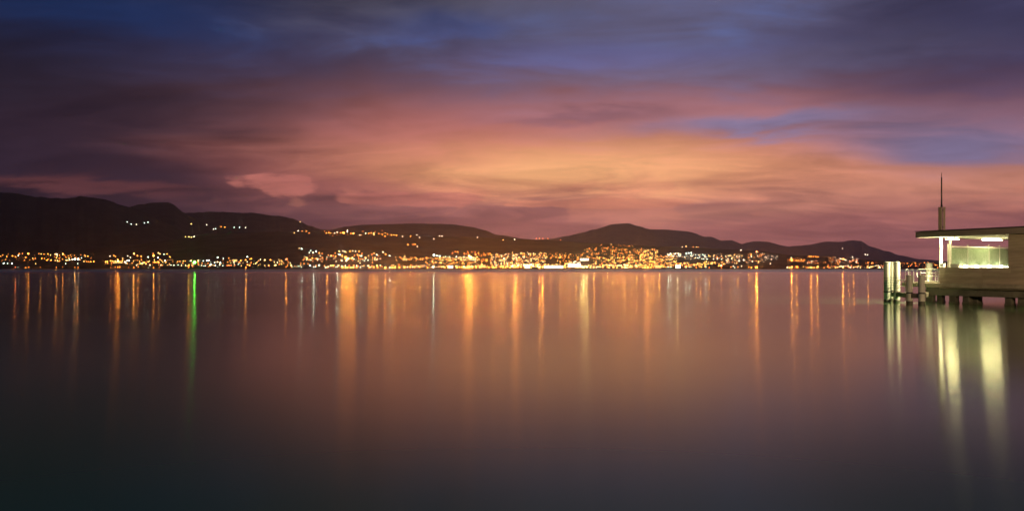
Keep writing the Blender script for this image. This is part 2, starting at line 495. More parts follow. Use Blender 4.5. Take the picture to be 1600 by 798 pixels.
# the standing-out lamps of the centre and right
spots += parse("""260,125,y,2 262,150,y,2 625,118,t,3 660,125,t,2 695,130,t,2 890,72,o,1 922,75,o,1 855,88,r,1 1065,130,y,3 1090,145,y,3 835,258,w,3 1225,240,y,3 1500,160,w,2 70,128,t,2 20,108,o,2
1180,95,o,2 1145,110,o,2 1265,115,o,1 1415,118,o,2 770,135,t,1 820,135,t,1 905,140,t,2""", 600, 385)
spots += parse("""1458,155,r,3 1262,135,w,2 1390,190,o,2 1015,330,r,3 985,335,o,2 1295,260,w,2 640,165,t,2 610,170,t,2 578,175,t,2 380,180,w,2 355,195,w,2 440,180,w,2 480,180,w,2 500,200,y,2 650,205,t,1 745,215,w,2
835,245,w,2 795,243,t,1 965,243,w,1 1020,245,t,1 920,243,w,1 1165,335,w,2 1270,335,w,1 470,325,w,2 465,345,w,3 1100,240,w,2 1145,240,w,2 1210,210,w,2 1240,212,w,2 860,205,o,2 1405,275,w,2 1480,275,y,2""", 1000, 375)
spots += parse("""292,145,t,2 295,180,o,3 360,178,o,2 380,180,o,2 415,170,y,2 540,130,o,2 565,130,o,2 600,132,o,2 625,133,o,2 778,152,o,2 940,165,o,3 970,175,w,2 1250,210,o,2 1300,210,o,1 930,28,w,1 1215,102,w,2 1243,106,w,1
1055,135,w,1 1105,205,w,2 880,228,o,2 1000,245,t,2 930,265,t,2 30,222,w,2 240,270,t,1""", 1200, 385)
named = len(spots)

# quay lamps: the strong ones whose light runs down the water
QUAY = """24r 28t 40o 45o 63_ 88o 98_ 117o 122o 173_ 180o 184O 187O 201_ 209O 216o 232t 240O 249_ 295O 326_ 340t 384O 447_ 471t 490t 527t
511o 535O 540O 543o 548O 552O 563t 577o 584o 602O 609t 613O 617O 632O 648o 677T 690o 700o 706_ 714o 722o 727O 731O 734O 738O 744o 757_ 771O 775o 782o 790o 797o 803O 806O 809o 820_ 843O 848O
875o 890o 908y 912Y 917Y 942_ 958o 972o 976O 987o 1008O 1012O 1021_ 1044t 1048t 1058Y 1072t 1078t 1088_ 1095_ 1103t 1108_ 1127_ 1142_ 1148t 1153_ 1170_ 1174o 1181O 1183O
1237O 1245o 1267O 1277o 1317O 1326_ 1334_ 1356_
557d 590d 624d 641d 656d 668d 695d 718d 750d 764d 786d 814d 830d 860d 883d 900d 928d 949d 964d 995d 1017d 1030d""".split()
QP = {'d': ('o', 0.36), 'e': ('t', 0.12), '_': ('o', 0.22), 'r': ('r', 0.5), 'o': ('o', 0.5), 'O': ('o', 1.1), 't': ('t', 0.15), 'T': ('t', 0.35), 'y': ('y', 0.6), 'Y': ('y', 0.9)}


def lamp_mesh(name, r, mat_glow, mat_post, h):
    """A far street lamp: post, short arm and a glowing lantern head."""
    v, f, fm = [], [], []
    def box(x0, x1, y0, y1, z0, z1):
        b = len(v); v.extend([(x, y, z) for z in (z0, z1) for y in (y0, y1) for x in (x0, x1)])
        f.extend([tuple(b + i for i in q) for q in ((0, 2, 3, 1), (4, 5, 7, 6), (0, 1, 5, 4), (2, 6, 7, 3), (0, 4, 6, 2), (1, 3, 7, 5))]); fm.extend([1] * 6)
    box(-.12, .12, .4, .64, -6, h + r * 0.5)
    box(-.1, .1, 0, .6, h + r * .5, h + r * .5 + .2)
    b = len(v)
    for zz, k in ((-.75, .55), (0., 1.), (.75, .55)):
        for i in range(6):
            a = i * math.pi / 3
            v.append((r * k * math.cos(a), r * k * math.sin(a), h + zz * r))
    for l in range(2):
        for i in range(6):
            f.append((b + l * 6 + i, b + l * 6 + (i + 1) % 6, b + l * 6 + 6 + (i + 1) % 6, b + l * 6 + 6 + i)); fm.append(1 if i < 3 else 0)   # landward faces dark, a hood added to keep light off the hills
    f.append(tuple(b + i for i in reversed(range(6)))); f.append(tuple(b + 12 + i for i in range(6))); fm.extend([0, 1])
    me = bpy.data.meshes.new(name); me.from_pydata(v, [], f); me.materials.append(mat_glow); me.materials.append(mat_post)
    me.polygons.foreach_set('material_index', fm); me.update()
    return me


post_mat = principled('lamp_post_steel', (0.12, 0.12, 0.12), 0.6)
_lm = {}
_named = {}


def lamp_at(px, py, c, mesh, size_word, D=None, lift=0.0):
    D = D or dist_of(px, py)
    o = bpy.data.objects.new('street_lamp', mesh); COL.objects.link(o)
    p = world(px, py, D); o.location = (p.x, p.y, p.z - lift)
    word = PAL[c][0]
    level = '' if size_word == 'quayside' or py < 390 else 'waterline ' if py > 415 else 'lower ' if py > 406 else 'upper '
    desc = '%s%s %s lamp' % (level, size_word, word)
    tag(o, None, 'street lamp')
    _named.setdefault((desc, district(px, py)), []).append((px, o))
    return o


_beam = {}


def beam(name, col, power, size):
    """The light a lantern throws out over the lake, narrowed and aimed to keep it off the haze."""
    l = bpy.data.lights.new(name, 'AREA'); l.shape = 'ELLIPSE'; l.size = size; l.size_y = size * 2.6; l.energy = power; l.color = col; l.spread = math.radians(24)
    return l


def add_beam(lamp, data, h, r):
    b = bpy.data.objects.new('lamp_beam', data); COL.objects.link(b); b.parent = lamp
    d = Vector((-lamp.location.x, -lamp.location.y, 2.0 - lamp.location.z)).normalized()
    b.location = Vector((0, 0, h)) + d * (r + 0.2)
    b.rotation_euler = d.to_track_quat('-Z', 'Y').to_euler()


def build_far_lights():
    n_obj = 0
    for q in QUAY:
        px, k = float(q[:-1]), q[-1]
        c, s = QP[k]
        if px < 400: k += 'l'; s *= 0.32
        elif 520 < px < 1070: k += 'c'; s *= 1.35
        key = ('q', k)
        if key not in _lm:
            r = 2.4 if s < 0.4 else 3.0
            m = glow('quay_lamp_glow_' + k.replace('_', 'dim'), PAL[c][1], 40.0 * s, False)
            _lm[key] = lamp_mesh('quay_lamp', r, m, post_mat, 8.0)
            _beam[key] = beam('quay_lamp_beam', PAL[c][1], QUAY_P * s, 4.0)
        o = lamp_at(px, 417.8 + rng.uniform(-.5, .7), c, _lm[key], 'quayside', SHORE + 4, 6.0); n_obj += 1
        if s > 0.05: add_beam(o, _beam[key], 8.0, 3.2)
    # the green harbour light
    m = glow('harbour_light_glow', PAL['g'][1], 90.0, False)
    o = lamp_at(304, 410.2, 'g', lamp_mesh('harbour_light', 7.5, m, post_mat, 12.0), 'large', SHORE + 60, 10.0)
    add_beam(o, beam('harbour_light_beam', PAL['g'][1], QUAY_P * 0.22, 6.0), 12.0, 7.7)
    o.name = 'harbour_light'; o['category'] = 'light'
    for key_ in [q for q in _named if _named[q][-1][1] is o]: del _named[key_]
    o['label'] = 'brilliant green harbour light on the dim left shore'
    order = sorted(spots, key=lambda q: -q[3])
    rest = order[300 - n_obj:]
    for i, (px, py, c, z) in enumerate(order[:300 - n_obj]):
        key = (c, z)
        if key not in _lm:
            m = glow('lamp_glow_%s_%d' % (PAL[c][0].replace(' ', '_').replace('-', '_'), z), PAL[c][1], LUM[z], sampled=z >= 3)
            _lm[key] = lamp_mesh('street_lamp', RAD[z], m, post_mat, 7.0)
        D = None
        if py < 376 and px < 470:
            D = dist_of(px, py) if (HZ - py) <= (HZ - interp(TOWN_CREST, px)) else None
            if D is None: D = 9000.0
        if (px > 1300 and py < 400): D = 14500.0
        lamp_at(px, py, c, _lm[key], ('tiny', 'tiny', 'small', 'strong', 'large')[z], D)
    # countless fainter lamps of the same towns, as one mass
    blocks = [(608, 776, 415.2, 418.4, 150, 'ooyw'), (618, 676, 403.5, 407, 60, 'ooy'), (676, 716, 403.5, 407.5, 60, 'ooyy'), (715, 750, 402.5, 407, 90, 'yyow'), (665, 745, 409.5, 412.5, 70, 'ooy'),
              (705, 752, 393.5, 399, 24, 'oor'), (748, 768, 396, 400, 20, 'oo'), (750, 762, 406, 409, 14, 'oo'), (766, 801, 397.5, 418, 150, 'ooyyw'), (800, 852, 396, 418, 290, 'ooyyw'),
              (852, 884, 397, 404, 40, 'ooy'), (806, 884, 414, 418.6, 120, 'yyw'), (870, 905, 396, 412, 60, 'ooy'), (884, 908, 410, 417, 50, 'yyw'), (884, 1000, 415.5, 418.6, 170, 'yyw'),
              (936, 992, 382.5, 388, 26, 'ooy'), (913, 960, 388, 398, 60, 'ooy'), (955, 1002, 390, 404, 110, 'ooy'), (900, 935, 396, 404, 40, 'ooy'), (925, 1002, 402, 416, 240, 'ooyy'),
              (1000, 1028, 390, 419, 270, 'ooyy'), (1028, 1058, 399, 418, 120, 'ooy'), (1056, 1104, 412, 418, 120, 'ooy'), (1100, 1134, 410.5, 413, 40, 'ooy'), (1042, 1070, 396, 401.5, 50, 'wwyt'),
              (1070, 1106, 396, 405, 60, 'wtty'), (1106, 1130, 398, 404, 20, 'wyo'), (1132, 1160, 399, 403.5, 40, 'wyyo'), (1134, 1156, 407, 412, 26, 'oyw'), (1164, 1194, 397, 411.5, 50, 'owy'),
              (1194, 1215, 401, 406, 14, 'w'), (1228, 1258, 404, 409.5, 40, 'oor'), (1262, 1282, 400.5, 402.5, 16, 'oo'), (1260, 1292, 409, 412, 16, 'wro'), (1294, 1312, 403, 414, 26, 'owr'),
              (1310, 1342, 404.5, 411, 40, 'wwor'), (1352, 1372, 410, 412.5, 14, 'or'), (1228, 1300, 417.6, 419.6, 40, 'oyr'), (1300, 1384, 416, 419.6, 80, 'oyrw'), (1384, 1476, 411, 419, 90, 'oor'),
              (400, 452, 406, 417, 24, 'oyw'), (452, 604, 416, 418, 40, 'oyt'), (474, 600, 399, 409, 90, 'ooyt'), (275, 400, 408, 417, 60, 'oyt'), (160, 272, 407, 415, 60, 'ooy'), (0, 150, 397, 409, 50, 'oo'),
              (500, 625, 361.5, 369, 20, 'oo'), (1476, 1620, 413, 419, 60, 'oor')]
    v, f, fm = [], [], []
    cols = ['o', 'y', 'w', 't', 'r']
    mats = [glow('faint_lamp_glow_' + PAL[c][0].replace(' ', '_').replace('-', '_'), PAL[c][1], 10.0, sampled=False) for c in cols]
    def speck(px, py, r, c, D):
        p = world(px, py, D); b = len(v)
        v.extend([(p.x + r, p.y, p.z + 5), (p.x - r, p.y, p.z + 5), (p.x, p.y + r, p.z + 5), (p.x, p.y - r, p.z + 5), (p.x, p.y, p.z + 5 + r), (p.x, p.y, p.z + 5 - r)])
        for q in ((0, 2, 4), (2, 1, 4), (1, 3, 4), (3, 0, 4), (2, 0, 5), (1, 2, 5), (3, 1, 5), (0, 3, 5)):
            f.append(tuple(b + i for i in q)); fm.append(cols.index(c))
    for (px, py, c, z) in rest:
        D = dist_of(px, py)
        if (HZ - py) > (HZ - interp(TOWN_CREST, px)): D = 14500.0 if px > 1000 else 9000.0
        speck(px, py, 2.3 * D / 5000, c if c in cols else 'o', D)
    for (x0, x1, y0, y1, n, pal) in blocks:
        n = int(n * 2.0)
        rows = max(1, int((y1 - y0) / 1.1))
        for _ in range(n):
            k = rng.randrange(rows + 1)
            px = rng.uniform(x0, x1)
            py = y0 + (y1 - y0) * (k / max(1, rows)) + rng.gauss(0, 0.3) + 0.5 * math.sin(px * 0.25 + k)
            if mnoise.noise(Vector((px * 0.16, py * 0.35, 4.0))) < -0.12 and rng.random() < 0.75: continue
            D = dist_of(px, min(py, 419.2))
            speck(px, min(py, 419.2), rng.choice((0.6, 0.8, 0.8, 1.0, 1.2, 1.5, 1.9, 2.6)), rng.choice(pal), D)
    o = mesh_obj('faint_town_lights', v, f, mats, fmat=fm)
    tag(o, 'countless faint lamps and lit windows strewn over the far towns', 'lights', kind='stuff')


def name_lamps():
    """Give every lamp a label that tells it from its neighbours: look, district, and place in its row."""
    units = 'first second third fourth fifth sixth seventh eighth ninth tenth eleventh twelfth thirteenth fourteenth fifteenth sixteenth seventeenth eighteenth nineteenth twentieth'.split()
    def ordinal(n):
        return units[n - 1] if n <= 20 else 'thirtieth' if n == 30 else ('twenty-' if n < 30 else 'thirty-') + units[n % 10 - 1]
    for (desc, where), lst in _named.items():
        lst.sort(key=lambda q: q[0])
        for i, (px, o) in enumerate(lst):
            if len(lst) == 1: o['label'] = 'lone %s %s' % (desc, where)
            else: o['label'] = '%s %s from the left %s' % (ordinal(i + 1), desc, where)
            o['group'] = '%ss %s' % (desc, where)


QUAY_P = 8200.0
build_far_lights()
name_lamps()


# ---------------------------------------------------------------- larger lit buildings of the far shore
def build_far_buildings():
    walls = principled('far_facade', (0.42, 0.37, 0.30), 0.9, 0.15, 0.05)
    roofs = principled('far_roof', (0.14, 0.08, 0.06), 0.9, 0.2, 0.05)
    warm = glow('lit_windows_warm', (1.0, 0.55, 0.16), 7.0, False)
    pale = glow('pale_facade_glow', (1.0, 0.86, 0.60), 16.0, False)  # bright window glow stands in for floodlight on the white facades
    # px, py of the foot, width, height (metres), storeys, glow, label
    specs = [(913, 407.0, 62, 15, 3, pale, 'brightly lit white building standing alone on the slope right of centre'),
             (897, 417.0, 80, 22, 4, pale, 'long lit waterfront building below the bright white building on the slope'),
             (865, 418.9, 120, 16, 2, pale, 'longest and brightest lit hall on the waterfront'),
             (824, 418.6, 34, 20, 4, pale, 'narrow bright building left of the longest waterfront hall'),
             (704, 418.4, 30, 14, 3, pale, 'small bright waterfront building in the shore town left of centre'),
             (753, 417.6, 44, 16, 3, warm, 'warm lit waterfront building right of the small bright one'),
             (1028, 418.4, 40, 18, 4, warm, 'warm lit block at the right end of the dense waterfront'),
             (1059, 418.6, 30, 20, 4, pale, 'pale lit block at the shore of the pale-lit suburb'),
             (633, 407.0, 30, 14, 3, warm, 'warm lit building below the small church tower of the shore town'),
             (185, 411.0, 70, 10, 2, warm, 'long warm lit building in the village left of the green light'),
             (367, 408.5, 36, 14, 3, warm, 'warm lit building right of the green light'),
             (784, 408.0, 48, 14, 3, warm, 'warm lit building on the slope left of the brightest waterfront')]
    for (px, py, w, h, n, m, label) in specs:
        D = dist_of(px, py) - 25.0
        p = world(px, py, D); p.z = max(p.z, 0.3)
        t = thing('lit_building', label, 'building', (p.x, p.y, p.z), 0, 'lit buildings of the far shore')
        d = 14.0
        mesh_obj('wall', *box_data(w, d, -8.0, h), walls, t)
        mesh_obj('roof', [(-w / 2 - 1, -d / 2 - 1, h), (w / 2 + 1, -d / 2 - 1, h), (w / 2 + 1, d / 2 + 1, h), (-w / 2 - 1, d / 2 + 1, h), (-w / 2 + 4, 0, h + 4), (w / 2 - 4, 0, h + 4)],
                 [(0, 1, 5, 4), (1, 2, 5), (2, 3, 4, 5), (3, 0, 4), (3, 2, 1, 0)], roofs, t)
        fh = h / n
        for k in range(n):
            v, f = [], []
            cols = int(w / 4.2)
            for c in range(cols):
                if m is warm and rng.random() < 0.35: continue
                x0 = -w / 2 + (c + 0.25) * w / cols; x1 = x0 + w / cols * 0.55; z0 = k * fh + fh * 0.3; z1 = k * fh + fh * 0.8
                b = len(v)
                v += [(x0, -d / 2 - 0.05, z0), (x1, -d / 2 - 0.05, z0), (x1, -d / 2 - 0.05, z1), (x0, -d / 2 - 0.05, z1)]
                f.append((b, b + 1, b + 2, b + 3))
            if f: mesh_obj('window_row', v, f, m, t)
    # church tower of the hilltop village
    for (px, py, h, label) in ((543, 363.2, 26.0, 'floodlit church tower with pointed spire in the hilltop village'), (632.5, 405.5, 30.0, 'small church tower in the shore town left of centre')):
        D = dist_of(px, py) - 30.0
        p = world(px, py, D)
        t = thing('church_tower', label, 'church tower', (p.x, p.y, p.z), 0)
        mesh_obj('tower', *box_data(7, 7, -10.0, h), walls, t)
        mesh_obj('spire', [(-3.8, -3.8, h), (3.8, -3.8, h), (3.8, 3.8, h), (-3.8, 3.8, h), (0, 0, h + 16)], [(0, 1, 4), (1, 2, 4), (2, 3, 4), (3, 0, 4), (3, 2, 1, 0)], roofs, t)
        for z in (4.0, h * 0.45, h - 7):  # glowing panels added in place of floodlight on the tower face
            mesh_obj('tower_glow', [(-2, -3.55, z), (2, -3.55, z), (2, -3.55, z + 5), (-2, -3.55, z + 5)], [(0, 1, 2, 3)], pale if px < 600 else warm, t)


def box_data(w, d, z0, z1):
    v = [(x, y, z) for z in (z0, z1) for y in (-d / 2, d / 2) for x in (-w / 2, w / 2)]
    return v, [(0, 2, 3, 1), (4, 5, 7, 6), (0, 1, 5, 4), (2, 6, 7, 3), (0, 4, 6, 2), (1, 3, 7, 5)]


build_far_buildings()

# ---------------------------------------------------------------- the landing stage on the right
PL = Vector((631.6 / F * 50.0, 50.0))                 # corner of the pavilion roof nearest the lake
E1 = Vector((0.443, -0.8965)).normalized()            # along the long front, towards this shore
E2 = Vector((-E1.y, E1.x))                            # along the lake end, away from the viewer
PIER_ROT = math.atan2(E1.y, E1.x)


def uv_at(px, v):
    """Place along the front (u) and distance from the camera where the line of sight at px meets the plane v."""
    r = Vector(((px - 800.0) / F, 1.0))
    s = (PL.dot(E2) + v) / r.dot(E2)
    return s * r.dot(E1) - PL.dot(E1), s


def zz(py, D): return CAMH + (HZ - py) / F * D


def L2W(u, v, z): 
    p = PL + E1 * u + E2 * v
    return Vector((p.x, p.y, z))


concrete = principled('weathered_concrete', (0.36, 0.31, 0.23), 0.85, 0.35, 2.2, bump=0.25)
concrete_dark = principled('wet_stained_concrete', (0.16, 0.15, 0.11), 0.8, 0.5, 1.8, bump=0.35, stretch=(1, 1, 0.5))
board = principled('board_marked_concrete', (0.38, 0.31, 0.22), 0.8, 0.28, 1.6, bump=0.2, stretch=(0.5, 0.5, 5))
board2 = principled('board_marked_concrete_pale', (0.43, 0.35, 0.25), 0.8, 0.28, 1.6, bump=0.2, stretch=(0.5, 0.5, 5))
fascia_m = principled('roof_fascia', (0.23, 0.19, 0.15), 0.6, 0.2, 2.0, stretch=(0.4, 0.4, 4))
soffit_m = principled('painted_soffit', (0.78, 0.74, 0.62), 0.7, 0.08, 2.0)
white_steel = principled('white_painted_steel', (0.78, 0.76, 0.68), 0.35, 0.1, 9.0)
pile_m = principled('painted_pile', (0.66, 0.64, 0.52), 0.55, 0.16, 3.0, bump=0.1, stretch=(1, 1, 0.35))
pile_foot = principled('algae_wet_pile_foot', (0.10, 0.095, 0.06), 0.5, 0.5, 6.0, bump=0.4)
dark_steel = principled('dark_steel', (0.10, 0.095, 0.09), 0.5, 0.3, 8.0, metal=0.3)
antenna_m = principled('antenna_tan', (0.50, 0.41, 0.27), 0.5, 0.1, 6.0)
timber = principled('grey_deck_timber', (0.24, 0.20, 0.14), 0.85, 0.4, 3.0, bump=0.3, stretch=(0.6, 5, 1))


def box_mesh(name, sx, sy, sz, bevel=0.0):
    bm = bmesh.new(); bmesh.ops.create_cube(bm, size=1.0)
    for v in bm.verts: v.co = Vector((v.co.x * sx, v.co.y * sy, (v.co.z + 0.5) * sz))
    if bevel: bmesh.ops.bevel(bm, geom=list(bm.edges), offset=bevel, segments=2, affect='EDGES', profile=0.7)
    me = bpy.data.meshes.new(name); bm.to_mesh(me); bm.free()
    return me


def child(name, me, mat, parent, loc=(0, 0, 0), rot=(0, 0, 0)):
    if not me.materials: me.materials.append(mat)
    o = bpy.data.objects.new(name, me); COL.objects.link(o); o.parent = parent
    o.location = loc; o.rotation_euler = rot
    return o


def bx(name, parent, mat, u0, u1, v0, v1, z0, z1, bevel=0.012):
    """A bevelled block in the parent's frame (u along the front, v to the back)."""
    me = box_mesh(name, abs(u1 - u0), abs(v1 - v0), z1 - z0, min(bevel, abs(u1 - u0) / 4, abs(v1 - v0) / 4, (z1 - z0) / 4))
    return child(name, me, mat, parent, ((u0 + u1) / 2, (v0 + v1) / 2, z0))


def tube_mesh(name, pts, r, seg=10, r_end=None):
    """A round bar swept along pts."""
    pts = [Vector(p) for p in pts]; v, f = [], []
    up = Vector((0, 0, 1))
    for i, p in enumerate(pts):
        d = (pts[min(i + 1, len(pts) - 1)] - pts[max(i - 1, 0)]).normalized()
        a = d.cross(up if abs(d.z) < 0.95 else Vector((1, 0, 0))).normalized(); b = d.cross(a)
        rr = r if r_end is None else r + (r_end - r) * i / (len(pts) - 1)
        for k in range(seg):
            t_ = 2 * math.pi * k / seg
            v.append(p + a * math.cos(t_) * rr + b * math.sin(t_) * rr)
    for i in range(len(pts) - 1):
        for k in range(seg):
            f.append((i * seg + k, i * seg + (k + 1) % seg, (i + 1) * seg + (k + 1) % seg, (i + 1) * seg + k))
    f.append(tuple(range(seg))); f.append(tuple(reversed(range((len(pts) - 1) * seg, len(pts) * seg))))
    me = bpy.data.meshes.new(name); me.from_pydata(v, [], f); me.update()
    me.polygons.foreach_set('use_smooth', [len(p.vertices) == 4 for p in me.polygons])
    return me


def lathe_mesh(name, prof, seg=28):
    v, f = [], []
    for (r, z) in prof:
        for k in range(seg):
            a = 2 * math.pi * k / seg
            v.append((r * math.cos(a), r * math.sin(a), z))
    n = len(prof)
    for i in range(n - 1):
        for k in range(seg):
            f.append((i * seg + k, i * seg + (k + 1) % seg, (i + 1) * seg + (k + 1) % seg, (i + 1) * seg + k))
    f.append(tuple(reversed(range(seg)))); f.append(tuple(range((n - 1) * seg, n * seg)))
    me = bpy.data.meshes.new(name); me.from_pydata(v, [], f); me.update()
    me.polygons.foreach_set('use_smooth', [len(p.vertices) == 4 for p in me.polygons])
    return me


def pier_thing(name, label, cat, u=0.0, v=0.0, z=0.0, group=None):
    return thing(name, label, cat, L2W(u, v, z), PIER_ROT, group)


def build_piles():
    specs = [(1386.2, 472.3, 409.4, 0.205, 'tall mooring pile standing outermost at the lake end, leftmost of all'),
             (1394.6, 470.6, 409.6, 0.18, 'tall mooring pile half hidden between two others at the lake end'),
             (1401.0, 472.5, 409.2, 0.195, 'tall mooring pile right of the half-hidden one at the lake end'),
             (1421.0, 475.2, 430.4, 0.178, 'short mooring pile with a ladder behind its top'),
             (1440.0, 476.0, 429.6, 0.178, 'short mooring pile in front of the curved end of the railing'),
             (1451.7, 469.8, 411.0, 0.20, 'tall pile standing behind the white railing')]
    piles = []
    for (px, pb, pt, r, label) in specs:
        D = CAMH * F / (pb - HZ); top = zz(pt, D)
        p = world(px, HZ, D)
        t = thing('mooring_pile', label, 'pile', (p.x, p.y, 0), 0, 'round mooring piles')
        child('shaft', lathe_mesh('shaft', [(r, -1.5), (r, 0.30), (r, 0.9), (r, top - 0.10), (r * 0.97, top - 0.04)]), pile_m, t)
        child('cap', lathe_mesh('cap', [(r * 1.02, top - 0.06), (r * 1.03, top - 0.03), (r * 0.99, top), (r * 0.6, top + 0.02), (0.02, top + 0.025)]), pile_m, t)
        foot = child('foot', lathe_mesh('foot', [(r * 1.01, -1.4), (r * 1.06, -0.05), (r * 1.05, 0.10), (r * 1.012, 0.20)]), pile_foot, t)
        child('collar', lathe_mesh('collar', [(r * 1.0, 0.64), (r * 1.07, 0.65), (r * 1.07, 0.72), (r * 1.0, 0.73)]), dark_steel, t)
        if pt < 415 and px < 1410:
            for k in range(5):   # wire rope turns round the pile
                z0 = 0.95 + k * 0.16
                pts = [(r * 1.01 * math.cos(a), r * 1.01 * math.sin(a), z0 + 0.05 * math.cos(a - 0.7)) for a in [i * math.pi / 8 for i in range(17)]]
                child('rope_turn', tube_mesh('rope_turn', pts, 0.011, 5), dark_steel, t)
        piles.append((Vector((p.x, p.y, 0)), r))
    # waling beams bolted to the front piles
    for (i, j, label) in ((0, 2, 'beam tying the two outermost tall mooring piles together'), (2, 3, 'beam between the tall piles and the short ladder pile'), (3, 4, 'beam between the two short mooring piles')):
        a, b = piles[i][0], piles[j][0]; d = (b - a); n = d.length
        t = thing('waling_beam', label, 'beam', (a.x, a.y, 0), math.atan2(d.y, d.x), 'beams between the mooring piles')
        bx('timber', t, timber, piles[i][1] * 0.9, n - piles[j][1] * 0.9, -0.09, 0.09, 0.38, 0.66)
        for uu in (piles[i][1] + 0.08, n - piles[j][1] - 0.08):
            child('bolt', tube_mesh('bolt', [(uu, -0.09, 0.52), (uu, -0.125, 0.52)], 0.035, 8), dark_steel, t)
    b, c = piles[4][0], L2W(uv_at(1449, 0.62)[0], 0.62, 0)
    d = c - b
    t = thing('waling_beam', 'beam from the short pile by the railing to the deck', 'beam', (b.x, b.y, 0), math.atan2(d.y, d.x), 'beams between the mooring piles')
    bx('timber', t, timber, piles[4][1] * 0.9, d.length - 0.02, -0.09, 0.09, 0.38, 0.66)
    # ladder behind the first short pile
    p = piles[3][0]
    t = thing('ladder', 'white ladder whose two hooped handles rise behind a short mooring pile', 'ladder', (p.x + 0.12, p.y + 0.45, 0), PIER_ROT)
    for s in (-0.17, 0.17):
        child('stile', tube_mesh('stile', [(s, 0, 0.1), (s, 0, 1.7), (s, 0, 1.98), (s, 0.05, 2.06), (s, 0.16, 2.09), (s, 0.26, 2.04), (s, 0.30, 1.94), (s, 0.30, 1.30)], 0.021), white_steel, t)
    for k in range(5):
        child('rung', tube_mesh('rung', [(-0.17, 0, 0.25 + 0.24 * k), (0.17, 0, 0.25 + 0.24 * k)], 0.016, 8), white_steel, t)
    # low rail from the tall piles to the ladder
    a, b = piles[2][0] + Vector((0.2, 0.12, 0)), piles[3][0] + Vector((-0.05, 0.40, 0))
    d = b - a
    t = thing('handrail', 'thin white handrail from the tall piles to the ladder', 'handrail', (a.x, a.y, 0), math.atan2(d.y, d.x))
    child('rail', tube_mesh('rail', [(0, 0, 1.43), (d.length, 0, 1.43)], 0.028), white_steel, t)
    child('rail', tube_mesh('rail', [(0, 0, 1.05), (d.length, 0, 1.05)], 0.02), white_steel, t)
    for uu in (0.03, d.length - 0.03):
        child('post', tube_mesh('post', [(uu, 0, 0.66), (uu, 0, 1.43)], 0.022), white_steel, t)
    return piles


def build_deck():
    t = pier_thing('landing_deck', 'concrete landing deck on dark posts carrying the pavilion', 'deck')
    uL = uv_at(1409, 0.3)[0]
    bx('deck_slab', t, concrete, uL, 14.0, 0.3, 10.5, 0.98, 1.24, 0.03)
    # planks of the gangway outside the wall
    u0 = uv_at(1467.5, 0.5)[0]
    n = 9; w = (u0 - uL) / n
    me = box_mesh('plank', w - 0.012, 2.6, 0.035, 0.006)
    for k in range(n):
        child('plank', me, timber, t, (uL + (k + 0.5) * w, 1.66, 1.2405))
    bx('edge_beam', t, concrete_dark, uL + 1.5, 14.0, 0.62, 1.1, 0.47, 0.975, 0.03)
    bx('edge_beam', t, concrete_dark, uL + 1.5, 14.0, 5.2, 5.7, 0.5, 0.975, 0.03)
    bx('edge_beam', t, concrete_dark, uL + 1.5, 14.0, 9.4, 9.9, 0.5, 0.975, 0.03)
    for (px, w_, v, d_) in ((1451.5, 0.50, 0.66, 0.3), (1467.5, 0.34, 0.9, 0.34), (1487.5, 0.40, 0.75, 0.4), (1509.0, 0.42, 0.75, 0.4), (1522.0, 0.40, 1.1, 0.5), (1575.0, 0.38, 0.75, 0.4), (1597.0, 0.50, 0.75, 0.5), (1625, 0.4, 0.75, 0.4), (1660, 0.4, 0.75, 0.4)):
        u = uv_at(px, v)[0]
        z1 = 0.465
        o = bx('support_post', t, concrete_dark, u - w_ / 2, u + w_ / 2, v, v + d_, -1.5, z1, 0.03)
        bx('post_foot', t, pile_foot, u - w_ / 2 - 0.02, u + w_ / 2 + 0.02, v - 0.02, v + d_ + 0.02, -1.4, 0.12, 0.02)
    for px in (1487.5, 1515.0, 1575.0, 1597.0, 1660.0):     # the rows behind, in line with the front posts
        for v in (5.25, 9.45):
            u = uv_at(px, v)[0]
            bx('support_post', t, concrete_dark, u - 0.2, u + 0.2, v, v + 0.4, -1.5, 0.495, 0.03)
    return t


def glass_material():
    m, t, out = material('mottled_safety_glass')
    tc = t.nodes.new('ShaderNodeTexCoord')
    n = fbm(tc.outputs['Object'], 9.0, 6, 0.75, 0.3); n2 = fbm(tc.outputs['Object'], 1.3, 3, 0.5)
    k = step(n * 0.72 + n2 * 0.28, 0.40, 0.62)
    tr = t.nodes.new('ShaderNodeBsdfTranslucent'); df = t.nodes.new('ShaderNodeBsdfDiffuse')
    c = mixc(k, (0.46, 0.60, 0.40), (0.76, 0.87, 0.70))
    t.links.new(c, tr.inputs[0]); t.links.new(c, df.inputs[0])
    m1 = t.nodes.new('ShaderNodeMixShader'); m1.inputs[0].default_value = 0.5
    t.links.new(tr.outputs[0], m1.inputs[1]); t.links.new(df.outputs[0], m1.inputs[2])
    gl = t.nodes.new('ShaderNodeBsdfTransparent'); gl.inputs[0].default_value = (0.8, 0.9, 0.82, 1)
    m2 = t.nodes.new('ShaderNodeMixShader'); m2.inputs[0].default_value = 0.82
    t.links.new(gl.outputs[0], m2.inputs[1]); t.links.new(m1.outputs[0], m2.inputs[2])
    gs = t.nodes.new('ShaderNodeBsdfAnisotropic'); gs.inputs['Roughness'].default_value = 0.15
    m3 = t.nodes.new('ShaderNodeMixShader'); m3.inputs[0].default_value = 0.06
    t.links.new(m2.outputs[0], m3.inputs[1]); t.links.new(gs.outputs[0], m3.inputs[2])
    t.links.new(m3.outputs[0], out.inputs[0])
    return m


ROOF_Z0, ROOF_Z1 = 4.07, 4.44


